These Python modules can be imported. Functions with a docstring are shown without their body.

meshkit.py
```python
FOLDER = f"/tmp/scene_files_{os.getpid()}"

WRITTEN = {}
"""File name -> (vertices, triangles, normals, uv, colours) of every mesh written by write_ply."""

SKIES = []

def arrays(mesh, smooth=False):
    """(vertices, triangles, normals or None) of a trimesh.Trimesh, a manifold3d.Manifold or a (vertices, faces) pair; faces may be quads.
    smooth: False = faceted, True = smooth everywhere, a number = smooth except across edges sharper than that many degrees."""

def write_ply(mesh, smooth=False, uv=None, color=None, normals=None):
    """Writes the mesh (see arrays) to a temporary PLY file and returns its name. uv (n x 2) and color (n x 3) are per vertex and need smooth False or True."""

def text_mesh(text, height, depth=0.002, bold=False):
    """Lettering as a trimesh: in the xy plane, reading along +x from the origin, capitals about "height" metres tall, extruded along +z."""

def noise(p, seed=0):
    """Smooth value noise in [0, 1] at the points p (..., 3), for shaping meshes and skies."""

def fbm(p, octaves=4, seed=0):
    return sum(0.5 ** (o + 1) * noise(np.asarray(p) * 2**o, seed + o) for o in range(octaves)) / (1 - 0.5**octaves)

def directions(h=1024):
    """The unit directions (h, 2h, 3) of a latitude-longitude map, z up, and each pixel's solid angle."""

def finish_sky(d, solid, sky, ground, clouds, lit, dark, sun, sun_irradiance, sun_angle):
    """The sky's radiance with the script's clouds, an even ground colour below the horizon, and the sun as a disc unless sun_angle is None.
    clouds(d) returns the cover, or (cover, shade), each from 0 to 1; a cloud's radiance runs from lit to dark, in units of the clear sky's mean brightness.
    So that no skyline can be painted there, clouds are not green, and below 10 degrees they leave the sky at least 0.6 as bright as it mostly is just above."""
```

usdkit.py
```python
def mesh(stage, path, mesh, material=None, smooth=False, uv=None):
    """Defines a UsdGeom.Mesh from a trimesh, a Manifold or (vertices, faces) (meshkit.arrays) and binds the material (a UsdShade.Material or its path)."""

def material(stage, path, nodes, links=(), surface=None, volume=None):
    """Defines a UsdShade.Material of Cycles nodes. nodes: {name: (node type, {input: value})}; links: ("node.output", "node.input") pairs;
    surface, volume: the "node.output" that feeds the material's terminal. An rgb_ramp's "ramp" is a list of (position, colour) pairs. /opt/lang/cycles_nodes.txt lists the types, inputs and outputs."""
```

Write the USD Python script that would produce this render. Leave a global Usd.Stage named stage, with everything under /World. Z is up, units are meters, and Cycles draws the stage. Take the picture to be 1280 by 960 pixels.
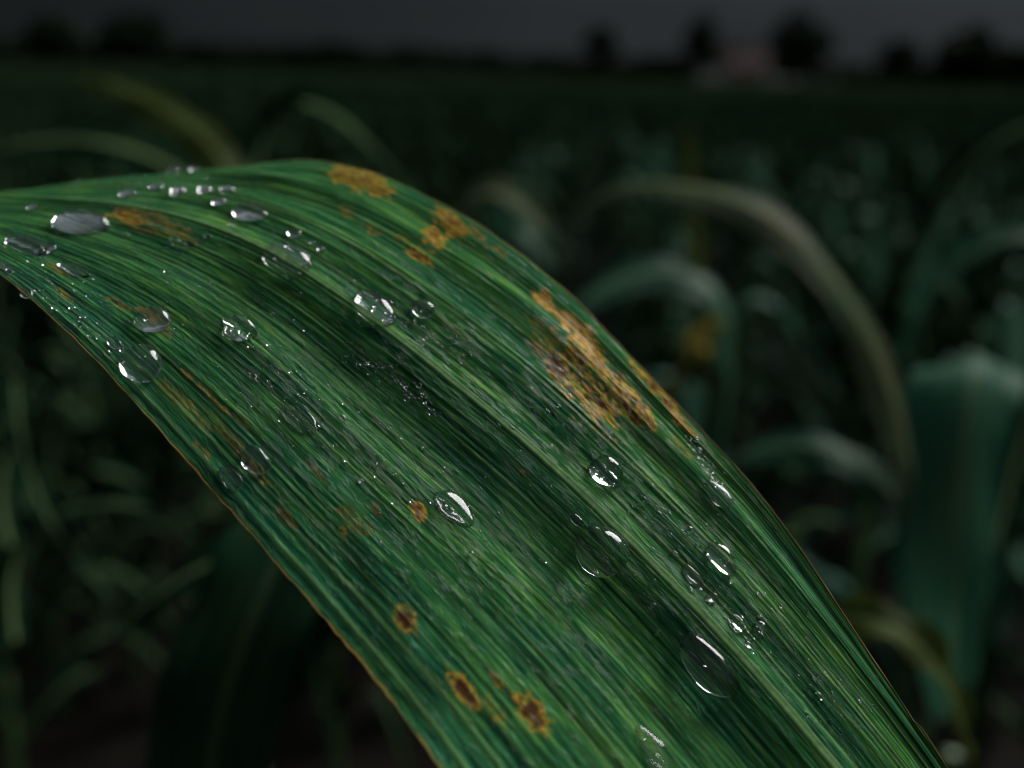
import math, random
import numpy as np, trimesh, usdkit, meshkit
from pxr import Usd, UsdGeom, UsdLux, UsdShade, Gf, Sdf, Vt
from scipy.interpolate import CubicSpline
from scipy.spatial import cKDTree

random.seed(7)
RNG = np.random.default_rng(7)
stage = Usd.Stage.CreateInMemory()
UsdGeom.SetStageUpAxis(stage, UsdGeom.Tokens.z)
UsdGeom.SetStageMetersPerUnit(stage, 1.0)
UsdGeom.Xform.Define(stage, '/World')
UsdGeom.Scope.Define(stage, '/World/Looks')

# ------------------------------------------------------------------ camera
FPX = 1372.0                                  # focal length in pixels of a 1280 wide picture
CAM = np.array([0.0, 0.0, 1.22])
PITCH, ROLL = math.atan(390 / FPX), math.radians(1.34)
FWD = np.array([0, math.cos(PITCH), -math.sin(PITCH)])
R0, U0 = np.array([1.0, 0, 0]), np.array([0, math.sin(PITCH), math.cos(PITCH)])
RGT = math.cos(ROLL) * R0 + math.sin(ROLL) * U0
UPV = -math.sin(ROLL) * R0 + math.cos(ROLL) * U0
FOCUS = 0.170
cam = UsdGeom.Camera.Define(stage, '/World/camera')
cam.CreateHorizontalApertureAttr(36.0)
cam.CreateVerticalApertureAttr(27.0)
cam.CreateFocalLengthAttr(36.0 * FPX / 1280)
cam.CreateClippingRangeAttr(Gf.Vec2f(0.01, 5000))
cam.CreateFocusDistanceAttr(FOCUS)
cam.CreateFStopAttr(8.5)
cam.CreateExposureAttr(1.85)
M4 = Gf.Matrix4d(*RGT, 0, *UPV, 0, *(-FWD), 0, *CAM, 1)
cam.AddTransformOp().Set(M4)

# ------------------------------------------------------------------ sky and sun
SUN = np.array([0.56, 0.57, 0.60]); SUN /= np.linalg.norm(SUN)
SUN_EL, SUN_ROT = math.asin(SUN[2]), math.atan2(SUN[0], SUN[1])
sky_mat = usdkit.material(stage, '/World/Looks/sky_look', {
    'sky': ('sky_texture', {'sky_type': 'single_scattering', 'sun_disc': False, 'sun_elevation': SUN_EL, 'sun_rotation': SUN_ROT}),
    'tc': ('texture_coordinate', {}),
    'sep': ('separate_xyz', {}),
    'map': ('mapping', {'scale': (1.0, 1.0, 2.6)}),
    'n': ('noise_texture', {'scale': 1.6, 'detail': 5.0, 'roughness': 0.5}),
    'cr': ('rgb_ramp', {'ramp': [(0.3, (0.0310, 0.0370, 0.0405)), (0.7, (0.0620, 0.0735, 0.0805))]}),
    'zr': ('map_range', {'value': 0.0, 'from_min': 0.06, 'from_max': 0.62, 'to_min': 1.0, 'to_max': 10.0, 'clamp': True}),
    'xr': ('map_range', {'from_min': -0.45, 'from_max': 0.45, 'to_min': 0.5, 'to_max': 1.5, 'clamp': True}), 'cx': ('mix_color', {'blend_type': 'multiply', 'fac': 1.0, 'use_clamp': False}), 'cb': ('combine_color', {}), 'cz': ('combine_color', {}),
    'cl': ('mix_color', {'blend_type': 'multiply', 'fac': 1.0, 'use_clamp': False}),
    'mx': ('mix_color', {'blend_type': 'mix', 'fac': 0.9995, 'use_clamp': False}),
    'bg': ('background_shader', {'strength': 0.1}),
}, [('tc.generated', 'sep.vector'), ('tc.generated', 'map.vector'), ('map.vector', 'n.vector'), ('n.fac', 'cr.fac'),
    ('sep.z', 'zr.value'), ('sep.x', 'xr.value'), ('cr.color', 'cl.a'), ('zr.result', 'cz.r'), ('zr.result', 'cz.g'), ('zr.result', 'cz.b'), ('cz.color', 'cl.b'), ('xr.result', 'cb.r'), ('xr.result', 'cb.g'), ('xr.result', 'cb.b'), ('cl.result', 'cx.a'), ('cb.color', 'cx.b'),
    ('sky.color', 'mx.a'), ('cx.result', 'mx.b'), ('mx.result', 'bg.color')], surface='bg.background')
dome = UsdLux.DomeLight.Define(stage, '/World/sky')
UsdShade.MaterialBindingAPI.Apply(dome.GetPrim()).Bind(sky_mat)
dome.GetPrim().SetCustomDataByKey('label', 'dark grey overcast evening sky above the distant tree line')
dome.GetPrim().SetCustomDataByKey('category', 'sky')
dome.GetPrim().SetCustomDataByKey('kind', 'structure')
sun = UsdLux.DistantLight.Define(stage, '/World/sun')
sun.CreateNormalizeAttr(True); sun.CreateIntensityAttr(0.36); sun.CreateAngleAttr(36.0)
sun.CreateColorAttr(Gf.Vec3f(1.0, 0.985, 0.96))
zz = SUN; xx = np.cross([0, 0, 1.0], zz); xx /= np.linalg.norm(xx); yy = np.cross(zz, xx)
sun.AddTransformOp().Set(Gf.Matrix4d(*xx, 0, *yy, 0, *zz, 0, 0, 0, 10, 1))

# ------------------------------------------------------------------ helpers
def px(x, y, d):
    """the point at depth d (metres along the view axis) behind pixel x, y of the 1280 x 960 photograph"""
    x, y, d = np.broadcast_arrays(np.asarray(x, float), y, d)
    return CAM + d[..., None] * (FWD + RGT * ((x - 640) / FPX)[..., None] + UPV * ((480 - y) / FPX)[..., None])

def project(p):
    q = np.asarray(p) - CAM
    z = q @ FWD
    return np.stack([640 + FPX * (q @ RGT) / z, 480 - FPX * (q @ UPV) / z, z], -1)

USED = {}
def numbered(parent, name):
    k = (parent, name); n = USED.get(k, -1) + 1; USED[k] = n
    return f'{parent}/{name}' if n == 0 else f'{parent}/{name}_{n:03d}'

def tag(prim, label=None, cat=None, group=None, kind=None):
    for k, v in (('label', label), ('category', cat), ('group', group), ('kind', kind)):
        if v: prim.SetCustomDataByKey(k, v)
    return prim

def thing(name, label, cat, group=None, loc=None, kind=None):
    x = UsdGeom.Xform.Define(stage, numbered('/World', name))
    if loc is not None: x.AddTranslateOp().Set(Gf.Vec3d(*map(float, loc)))
    tag(x.GetPrim(), label, cat, group, kind)
    return x.GetPrim()

def part(parent, name, mesh, mat, smooth=False, uv=None, origin=None):
    path = numbered(str(parent.GetPath()) if parent is not None else '/World', name)
    if origin is not None:
        v, f = (np.asarray(mesh.vertices), np.asarray(mesh.faces)) if hasattr(mesh, 'vertices') else mesh
        mesh = (np.asarray(v, float) - origin, f)
    return usdkit.mesh(stage, path, mesh, mat, smooth=smooth, uv=uv).GetPrim()

def primvar(prim, name, a, kind='float'):
    T = Sdf.ValueTypeNames
    pv = UsdGeom.PrimvarsAPI(prim)
    if kind == 'float': pv.CreatePrimvar(name, T.FloatArray, 'vertex').Set(Vt.FloatArray.FromNumpy(np.asarray(a, np.float32)))
    else: pv.CreatePrimvar(name, T.Color3fArray, 'vertex').Set(Vt.Vec3fArray.FromNumpy(np.asarray(a, np.float32)))

def grid_faces(n, m):
    i = np.arange(n - 1)[:, None] * m + np.arange(m - 1)[None, :]
    q = np.stack([i, i + 1, i + m + 1, i + m], -1).reshape(-1, 4)
    return q

def sstep(a, b, x):
    t = np.clip((x - a) / (b - a), 0, 1); return t * t * (3 - 2 * t)

def tube(pts, rad, n=8):
    pts = np.asarray(pts, float); rad = np.broadcast_to(rad, len(pts))
    t = np.gradient(pts, axis=0); t /= np.linalg.norm(t, axis=1, keepdims=True)
    ref = np.array([0.31, 0.2, 0.93]) if abs(t[:, 2]).mean() < 0.7 else np.array([1.0, 0.1, 0])
    a = np.cross(t, ref); a /= np.linalg.norm(a, axis=1, keepdims=True); b = np.cross(t, a)
    th = np.linspace(0, 2 * np.pi, n, endpoint=False)
    v = pts[:, None] + rad[:, None, None] * (a[:, None] * np.cos(th)[None, :, None] + b[:, None] * np.sin(th)[None, :, None])
    v = v.reshape(-1, 3); f = []
    for i in range(len(pts) - 1):
        for j in range(n):
            k = (j + 1) % n; f.append([i * n + j, i * n + k, (i + 1) * n + k, (i + 1) * n + j])
    f = np.array(f); f = np.vstack([f[:, [0, 1, 2]], f[:, [0, 2, 3]]])
    c0, c1 = len(v), len(v) + 1
    v = np.vstack([v, pts[0], pts[-1]])
    caps = [[c0, (j + 1) % n, j] for j in range(n)] + [[c1, (len(pts) - 1) * n + j, (len(pts) - 1) * n + (j + 1) % n] for j in range(n)]
    return v, np.vstack([f, caps])

# ------------------------------------------------------------------ materials
MAT = {}
MAT['water'] = usdkit.material(stage, '/World/Looks/water', {
    'p': ('principled_bsdf', {'base_color': (1, 1, 1), 'roughness': 0.0, 'ior': 1.333, 'transmission_weight': 1.0})}, [], surface='p.BSDF')

# the leaf in front: st = (metres along, metres across) x 100, primvars give vein ridges and the rust marks
MAT['hero_leaf'] = usdkit.material(stage, '/World/Looks/wet_maize_leaf', {
    'uv': ('attribute', {'attribute': 'st'}),
    'm1': ('mapping', {'scale': (0.55, 14.0, 1.0)}),
    'm2': ('mapping', {'scale': (2.4, 38.0, 1.0)}),
    'm3': ('mapping', {'scale': (5.0, 9.0, 1.0)}),
    'm4': ('mapping', {'scale': (0.35, 1.1, 1.0)}),
    'n1': ('noise_texture', {'scale': 1.0, 'detail': 4.0, 'roughness': 0.6}),
    'n2': ('noise_texture', {'scale': 1.0, 'detail': 3.0, 'roughness': 0.65}),
    'n3': ('noise_texture', {'scale': 2.0, 'detail': 5.0, 'roughness': 0.7}),
    'n4': ('noise_texture', {'scale': 1.0, 'detail': 3.0, 'roughness': 0.5}),
    'c1': ('rgb_ramp', {'ramp': [(0.32, (0.006, 0.034, 0.015)), (0.46, (0.020, 0.100, 0.038)), (0.58, (0.046, 0.178, 0.060)), (0.72, (0.13, 0.30, 0.105))]}),
    'c2': ('rgb_ramp', {'ramp': [(0.33, (0.62, 0.62, 0.64)), (0.5, (0.95, 0.95, 0.95)), (0.68, (1.4, 1.35, 1.2))]}),
    'c4': ('rgb_ramp', {'ramp': [(0.35, (0.70, 0.85, 1.05)), (0.65, (1.15, 1.08, 0.8))]}),
    'x1': ('mix_color', {'blend_type': 'multiply', 'fac': 0.8, 'use_clamp': False}),
    'x2': ('mix_color', {'blend_type': 'multiply', 'fac': 0.8, 'use_clamp': False}),
    'tint': ('attribute', {'attribute': 'leaf_tint'}),
    'x3': ('mix_color', {'blend_type': 'multiply', 'fac': 1.0, 'use_clamp': False}),
    'vein': ('attribute', {'attribute': 'vein'}),
    'vmul': ('math', {'math_type': 'multiply', 'value2': 0.55}),
    'x4': ('mix_color', {'blend_type': 'mix', 'b': (0.13, 0.23, 0.075), 'use_clamp': False}),
    'och': ('attribute', {'attribute': 'ochre'}), 'brn': ('attribute', {'attribute': 'brown'}), 'tan': ('attribute', {'attribute': 'bleached'}),
    'oc': ('rgb_ramp', {'ramp': [(0.35, (0.20, 0.090, 0.010)), (0.5, (0.50, 0.27, 0.026)), (0.68, (0.66, 0.43, 0.085))]}),
    'x5': ('mix_color', {'blend_type': 'mix', 'use_clamp': False}),
    'x6': ('mix_color', {'blend_type': 'mix', 'b': (0.075, 0.030, 0.018), 'use_clamp': False}),
    'x7': ('mix_color', {'blend_type': 'mix', 'b': (0.60, 0.46, 0.31), 'use_clamp': False}),
    'rr': ('map_range', {'from_min': 0.3, 'from_max': 0.7, 'to_min': 0.3, 'to_max': 0.5, 'clamp': True}),
    'wet': ('attribute', {'attribute': 'wet'}), 'rw': ('mix_float', {'b': 0.10}),
    'm5': ('mapping', {'scale': (22.0, 60.0, 1.0)}), 'n5': ('noise_texture', {'scale': 1.6, 'detail': 3.0, 'roughness': 0.7}),
    'bw': ('math', {'math_type': 'multiply'}), 'b3': ('bump', {'strength': 0.9, 'distance': 0.00012}),
    'b1': ('bump', {'strength': 0.5, 'distance': 0.00022}),
    'b2': ('bump', {'strength': 0.45, 'distance': 0.0001}),
    'p': ('principled_bsdf', {'ior': 1.45, 'specular_ior_level': 0.22}),
    'sw': ('map_range', {'from_min': 0.0, 'from_max': 1.0, 'to_min': 0.001, 'to_max': 0.10, 'clamp': True}),
    'tr': ('translucent_bsdf', {}),
    'mixs': ('mix_closure', {'fac': 0.12}),
}, [('uv.vector', 'm1.vector'), ('uv.vector', 'm2.vector'), ('uv.vector', 'm3.vector'), ('uv.vector', 'm4.vector'),
    ('m1.vector', 'n1.vector'), ('m2.vector', 'n2.vector'), ('m3.vector', 'n3.vector'), ('m4.vector', 'n4.vector'),
    ('n1.fac', 'c1.fac'), ('n2.fac', 'c2.fac'), ('n4.fac', 'c4.fac'),
    ('c1.color', 'x1.a'), ('c2.color', 'x1.b'), ('x1.result', 'x2.a'), ('c4.color', 'x2.b'),
    ('x2.result', 'x3.a'), ('tint.color', 'x3.b'),
    ('vein.fac', 'vmul.value1'), ('vmul.value', 'x4.fac'), ('x3.result', 'x4.a'),
    ('x4.result', 'x5.a'), ('och.fac', 'x5.fac'), ('n3.fac', 'oc.fac'), ('oc.color', 'x5.b'),
    ('x5.result', 'x6.a'), ('brn.fac', 'x6.fac'), ('x6.result', 'x7.a'), ('tan.fac', 'x7.fac'),
    ('n3.fac', 'rr.value'), ('rr.result', 'rw.a'), ('wet.fac', 'rw.fac'), ('wet.fac', 'sw.value'), ('sw.result', 'p.specular_ior_level'), ('rw.result', 'p.roughness'), ('uv.vector', 'm5.vector'), ('m5.vector', 'n5.vector'), ('n5.fac', 'bw.value1'), ('wet.fac', 'bw.value2'), ('bw.value', 'b3.height'), ('b2.normal', 'b3.normal'),
    ('n2.fac', 'b1.height'), ('n3.fac', 'b2.height'), ('b1.normal', 'b2.normal'), ('b3.normal', 'p.normal'),
    ('x7.result', 'p.base_color'), ('x7.result', 'tr.color'), ('p.BSDF', 'mixs.closure1'), ('tr.BSDF', 'mixs.closure2')], surface='mixs.closure')

def plain(name, c0, c1, scale=60.0, rough=0.5, stretch=(1, 1, 1), transl=0.0, bump=0.0):
    nodes = {'tc': ('geometry', {}), 'm': ('mapping', {'scale': stretch}), 'n': ('noise_texture', {'scale': scale, 'detail': 4.0, 'roughness': 0.6}),
             'r': ('rgb_ramp', {'ramp': [(0.3, c0), (0.7, c1)]}), 'p': ('principled_bsdf', {'roughness': rough, 'specular_ior_level': 0.5 if rough < .6 else 0.05})}
    links = [('tc.position', 'm.vector'), ('m.vector', 'n.vector'), ('n.fac', 'r.fac'), ('r.color', 'p.base_color')]
    if bump:
        nodes['b'] = ('bump', {'strength': 0.6, 'distance': bump}); links += [('n.fac', 'b.height'), ('b.normal', 'p.normal')]
    out = 'p.BSDF'
    if transl:
        nodes['t'] = ('translucent_bsdf', {}); nodes['x'] = ('mix_closure', {'fac': transl})
        links += [('r.color', 't.color'), ('p.BSDF', 'x.closure1'), ('t.BSDF', 'x.closure2')]; out = 'x.closure'
    MAT[name] = usdkit.material(stage, '/World/Looks/' + name, nodes, links, surface=out)

plain('midrib_pale', (0.038, 0.11, 0.032), (0.095, 0.18, 0.06), 700, 0.62, bump=0.00006)
plain('leaf_margin', (0.035, 0.05, 0.015), (0.30, 0.17, 0.06), 130, 0.6)
plain('maize_stalk', (0.03, 0.075, 0.02), (0.07, 0.13, 0.04), 40, 0.5)
plain('soil', (0.009, 0.008, 0.0065), (0.020, 0.017, 0.0135), 9, 0.9, bump=0.02)
plain('far_canopy', (0.010, 0.030, 0.012), (0.028, 0.062, 0.024), 3.0, 0.7)
plain('tree_crown', (0.008, 0.016, 0.008), (0.02, 0.036, 0.015), 0.8, 0.7)
plain('tree_bark', (0.03, 0.024, 0.02), (0.07, 0.055, 0.045), 6, 0.9)
plain('house_wall', (0.28, 0.18, 0.16), (0.36, 0.24, 0.22), 2.0, 0.85)
plain('house_roof', (0.022, 0.022, 0.026), (0.04, 0.04, 0.045), 3.0, 0.9)
plain('window_dark', (0.02, 0.02, 0.025), (0.03, 0.03, 0.035), 2.0, 0.1)
plain('door_wood', (0.09, 0.05, 0.03), (0.12, 0.07, 0.04), 5.0, 0.6)

def field_leaf(name, ramp, mottle=None, spec=0.0, trans=.03, rib=.8):
    """leaf look of the plants behind: st = (0..1 along, -1..1 across)"""
    MAT[name] = usdkit.material(stage, '/World/Looks/' + name, {
        'uv': ('attribute', {'attribute': 'st'}), 'oi': ('object_info', {}),
        'm': ('mapping', {'scale': (2.5, 7.0, 1.0)}), 'm2': ('mapping', {'scale': (9.0, 9.0, 1.0)}),
        'n': ('noise_texture', {'scale': 1.0, 'detail': 4.0, 'roughness': 0.6}), 'n2': ('noise_texture', {'scale': 1.0, 'detail': 4.0, 'roughness': 0.7}),
        'r': ('rgb_ramp', {'ramp': ramp}),
        'sep': ('separate_xyz', {}), 'ab': ('math', {'math_type': 'absolute'}),
        'mr': ('map_range', {'from_min': 0.05, 'from_max': 0.16, 'to_min': rib, 'to_max': 0.0, 'clamp': True}),
        'x': ('mix_color', {'b': (0.16, 0.22, 0.09), 'use_clamp': False}),
        'mo': ('map_range', {'from_min': 0.47, 'from_max': 0.66, 'to_min': 0.0, 'to_max': 0.85 if mottle else 0.0, 'clamp': True}),
        'y': ('mix_color', {'b': mottle or (0, 0, 0), 'use_clamp': False}),
        'bp': ('bump', {'strength': 0.5, 'distance': 0.0015}),
        'p': ('principled_bsdf', {'roughness': 0.45, 'ior': 1.42, 'specular_ior_level': spec}), 't': ('translucent_bsdf', {}), 'c': ('mix_closure', {'fac': trans})},
        [('uv.vector', 'm.vector'), ('uv.vector', 'm2.vector'), ('m.vector', 'n.vector'), ('m2.vector', 'n2.vector'), ('n.fac', 'r.fac'),
         ('uv.vector', 'sep.vector'), ('sep.y', 'ab.value1'), ('ab.value', 'mr.value'), ('r.color', 'x.a'), ('mr.result', 'x.fac'),
         ('n2.fac', 'mo.value'), ('mo.result', 'y.fac'), ('x.result', 'y.a'), ('y.result', 'p.base_color'), ('y.result', 't.color'),
         ('n2.fac', 'bp.height'), ('bp.normal', 'p.normal'), ('p.BSDF', 'c.closure1'), ('t.BSDF', 'c.closure2')], surface='c.closure')
field_leaf('green_leaf', [(0.3, (0.003, 0.011, 0.006)), (0.7, (0.006, 0.022, 0.011))])  # maize leaf darkened: shade among the rows put into its colour
field_leaf('wet_green_leaf', [(0.3, (0.008, 0.042, 0.026)), (0.7, (0.022, 0.09, 0.052))], None, .05, .36)
field_leaf('dull_green_leaf', [(0.3, (0.005, 0.020, 0.012)), (0.7, (0.013, 0.042, 0.023))])
field_leaf('highlit_leaf', [(0.3, (0.018, 0.060, 0.040)), (0.7, (0.048, 0.125, 0.088))], None, .02, .2)  # cool highlights on arching leaves put into a brighter, bluer leaf colour
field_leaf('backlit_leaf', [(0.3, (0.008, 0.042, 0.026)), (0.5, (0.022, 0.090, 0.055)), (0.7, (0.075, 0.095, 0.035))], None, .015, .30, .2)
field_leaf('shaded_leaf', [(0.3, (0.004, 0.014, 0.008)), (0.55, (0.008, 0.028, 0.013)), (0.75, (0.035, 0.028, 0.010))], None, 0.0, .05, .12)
field_leaf('brown_leaf', [(0.3, (0.009, 0.038, 0.02)), (0.7, (0.022, 0.065, 0.03))], (0.17, 0.105, 0.062), .012, .2)
field_leaf('yellow_leaf', [(0.3, (0.08, 0.075, 0.012)), (0.7, (0.20, 0.15, 0.03))], None, .02, .4)
field_leaf('olive_leaf', [(0.3, (0.022, 0.036, 0.007)), (0.7, (0.048, 0.060, 0.012))], None, .02, .35)

# ------------------------------------------------------------------ large structure: ground, far canopy
def sheet(x0, x1, y0, y1, n, m, zf):
    X, Y = np.meshgrid(np.linspace(x0, x1, n), np.linspace(y0, y1, m), indexing='ij')
    return np.stack([X, Y, zf(X, Y)], -1).reshape(-1, 3), grid_faces(n, m)[:, ::-1][:, [0, 3, 2, 1]]
def up(vf):
    v, f = vf; t = trimesh.Trimesh(v, f[:, [0, 1, 2]], process=False)
    return (v, f if t.face_normals[:, 2].mean() > 0 else f[:, ::-1])
ground = part(None, 'ground', up(sheet(-1500, 1500, -300, 2700, 40, 40, lambda X, Y: 0 * X)), MAT['soil'])
tag(ground, 'dark bare soil under the maize plants', 'ground', kind='structure')

FIELD_END, NEAR_END = 165.0, 30.0

# ------------------------------------------------------------------ the wet leaf in front
ST = np.array([   # near edge x y depth | midrib | far edge
    [-420, 262, .226, -410, 240, .250, -395, 258, .272],
    [-210, 272, .202, -200, 243, .232, -180, 264, .258],
    [-75, 300, .187, -60, 248, .217, -25, 261, .250],
    [45, 380, .178, 85, 251, .206, 140, 232, .240],
    [165, 500, .168, 250, 278, .196, 305, 207.5, .227],
    [280, 630, .160, 400, 353, .186, 440, 208, .214],
    [380, 745, .154, 530, 450, .180, 580, 269, .204],
    [460, 840, .149, 650, 548, .175, 715, 370, .196],
    [530, 932, .144, 770, 660, .171, 840, 498, .189],
    [600, 1030, .139, 880, 772, .166, 945, 612, .182],
    [680, 1150, .134, 985, 890, .161, 1038, 742, .175],
    [770, 1290, .128, 1095, 1022, .156, 1140, 893, .168],
    [880, 1470, .122, 1215, 1180, .149, 1255, 1080, .160]], float)
A, B, C = px(*ST[:, 0:3].T), px(*ST[:, 3:6].T), px(*ST[:, 6:9].T)
# the leaf runs on to its stalk, out of the picture on the left
seg = np.r_[0, np.cumsum(np.linalg.norm(np.diff(B, axis=0), axis=1))]
cA, cB, cC = (CubicSpline(seg, Q) for Q in (A, B, C))
LEN = seg[-1]
NU, NV = 900, 470
S = np.linspace(0, LEN, NU)
V = np.linspace(-1, 1, NV)
a, b, c = cA(S)[:, None], cB(S)[:, None], cC(S)[:, None]
vv = V[None, :, None]
base = a * (vv * (vv - 1) / 2) + b * (1 - vv * vv) + c * (vv * (vv + 1) / 2)
def normals(P):
    n = np.cross(np.gradient(P, axis=0), np.gradient(P, axis=1))
    n /= np.linalg.norm(n, axis=-1, keepdims=True)
    return n if n[NU // 2, NV // 2, 2] > 0 else -n
N0 = normals(base)
cross = np.gradient(base, axis=1); cross /= np.linalg.norm(cross, axis=-1, keepdims=True)
for sg_, k_ in ((-1, 3.0), (1, 8.0)):
    nick = meshkit.fbm(np.stack([S * 420, 0 * S + k_, 0 * S], -1), 4, 17) - .5
    wv = meshkit.fbm(np.stack([S * 75, 0 * S + k_, 0 * S], -1), 2, 18) - .5
    wgt = sstep(.90, 1, sg_ * V)
    base = base + cross * (wgt[None] * nick[:, None] * .00045)[..., None] + N0 * (sstep(.72, 1, sg_ * V)[None] * wv[:, None] * .0007)[..., None]
WID = np.where(V < 0, np.linalg.norm(A - B, axis=1)[7], np.linalg.norm(C - B, axis=1)[7])
W = V * WID                                                   # metres across at mid length
SS, WW = np.meshgrid(S, W, indexing='ij')
VV = np.broadcast_to(V[None], (NU, NV))
# lateral veins: fixed positions across the leaf, unequal spacing and height, drifting slightly along it
vp = []
w0 = W[0] + 0.0006
while w0 < W[-1] - 0.0006:
    vp.append(w0); w0 += RNG.choice([0.0010, 0.0014, 0.0018, 0.0024], p=[.3, .35, .2, .15]) * RNG.uniform(.85, 1.15)
relief = np.zeros((NU, NV)); vein = np.zeros((NU, NV))
drift = 0.0005 * (meshkit.fbm(np.stack([SS * 30, WW * 60, 0 * SS], -1), 2, 3) - .5)
for k, w0 in enumerate(vp):
    h, sg = RNG.uniform(.00004, .00011), RNG.uniform(.00016, .00034)
    big = RNG.random() < .22
    if big: h *= 2.0; sg *= 1.35
    g = np.exp(-((WW + drift - w0) / sg) ** 2)
    amp = .35 + 1.1 * meshkit.noise(np.stack([S * 45, 0 * S + k * 7.3, 0 * S], -1), 11)
    relief += h * g * amp[:, None]
    vein = np.maximum(vein, (1.0 if big else .45) * g * np.clip(amp, 0, 1.2)[:, None] * RNG.uniform(.35, 1.0))
# broad folds of the blade: valley left of the midrib, ridge under it, waves towards the margins
relief += -.0019 * np.where(WW > -.0125, 1 - sstep(-.0125, -.0025, WW), sstep(-.030, -.0125, WW)) * (.35 + .65 * sstep(.11, .18, SS) + .55 * sstep(.19, .28, SS))
relief += .0004 * np.exp(-((WW + .0002) / .0026) ** 2)
relief += -.0003 * np.exp(-((WW - .0040) / .0018) ** 2) + .0003 * np.exp(-((WW - .0095) / .0030) ** 2) - .0004 * np.exp(-((WW - .0160) / .0026) ** 2)
relief += .0004 * np.exp(-((WW - .0215) / .0022) ** 2) - .0003 * np.exp(-((WW - .0260) / .0022) ** 2)
relief += .0004 * np.exp(-((WW + .0200) / .0040) ** 2) - .0003 * np.exp(-((WW + .0285) / .0030) ** 2)
relief += .0010 * (meshkit.fbm(np.stack([SS * 26, WW * 70, 0 * SS], -1), 2, 21) - .5) * (.5 + np.abs(VV))
relief += .00018 * (meshkit.fbm(np.stack([SS * 160, WW * 420, 0 * SS], -1), 3, 29) - .5)
leafP = base + N0 * relief[..., None]
leafN = normals(leafP)

PR = project(leafP)
TREE = cKDTree(PR[::3, ::2, :2].reshape(-1, 2))
def on_leaf(x, y):
    """indices (i, j) of the leaf point seen at a pixel of the photograph"""
    n2 = len(range(0, NV, 2))
    k = TREE.query([x, y])[1]
    return 3 * (k // n2), 2 * (k % n2)
def jac(i, j):
    """pixels per metre along and across the leaf"""
    i0, i1, j0, j1 = max(i - 3, 0), min(i + 3, NU - 1), max(j - 3, 0), min(j + 3, NV - 1)
    return (np.linalg.norm(PR[i1, j, :2] - PR[i0, j, :2]) / (S[i1] - S[i0]), np.linalg.norm(PR[i, j1, :2] - PR[i, j0, :2]) / (W[j1] - W[j0]))

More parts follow.
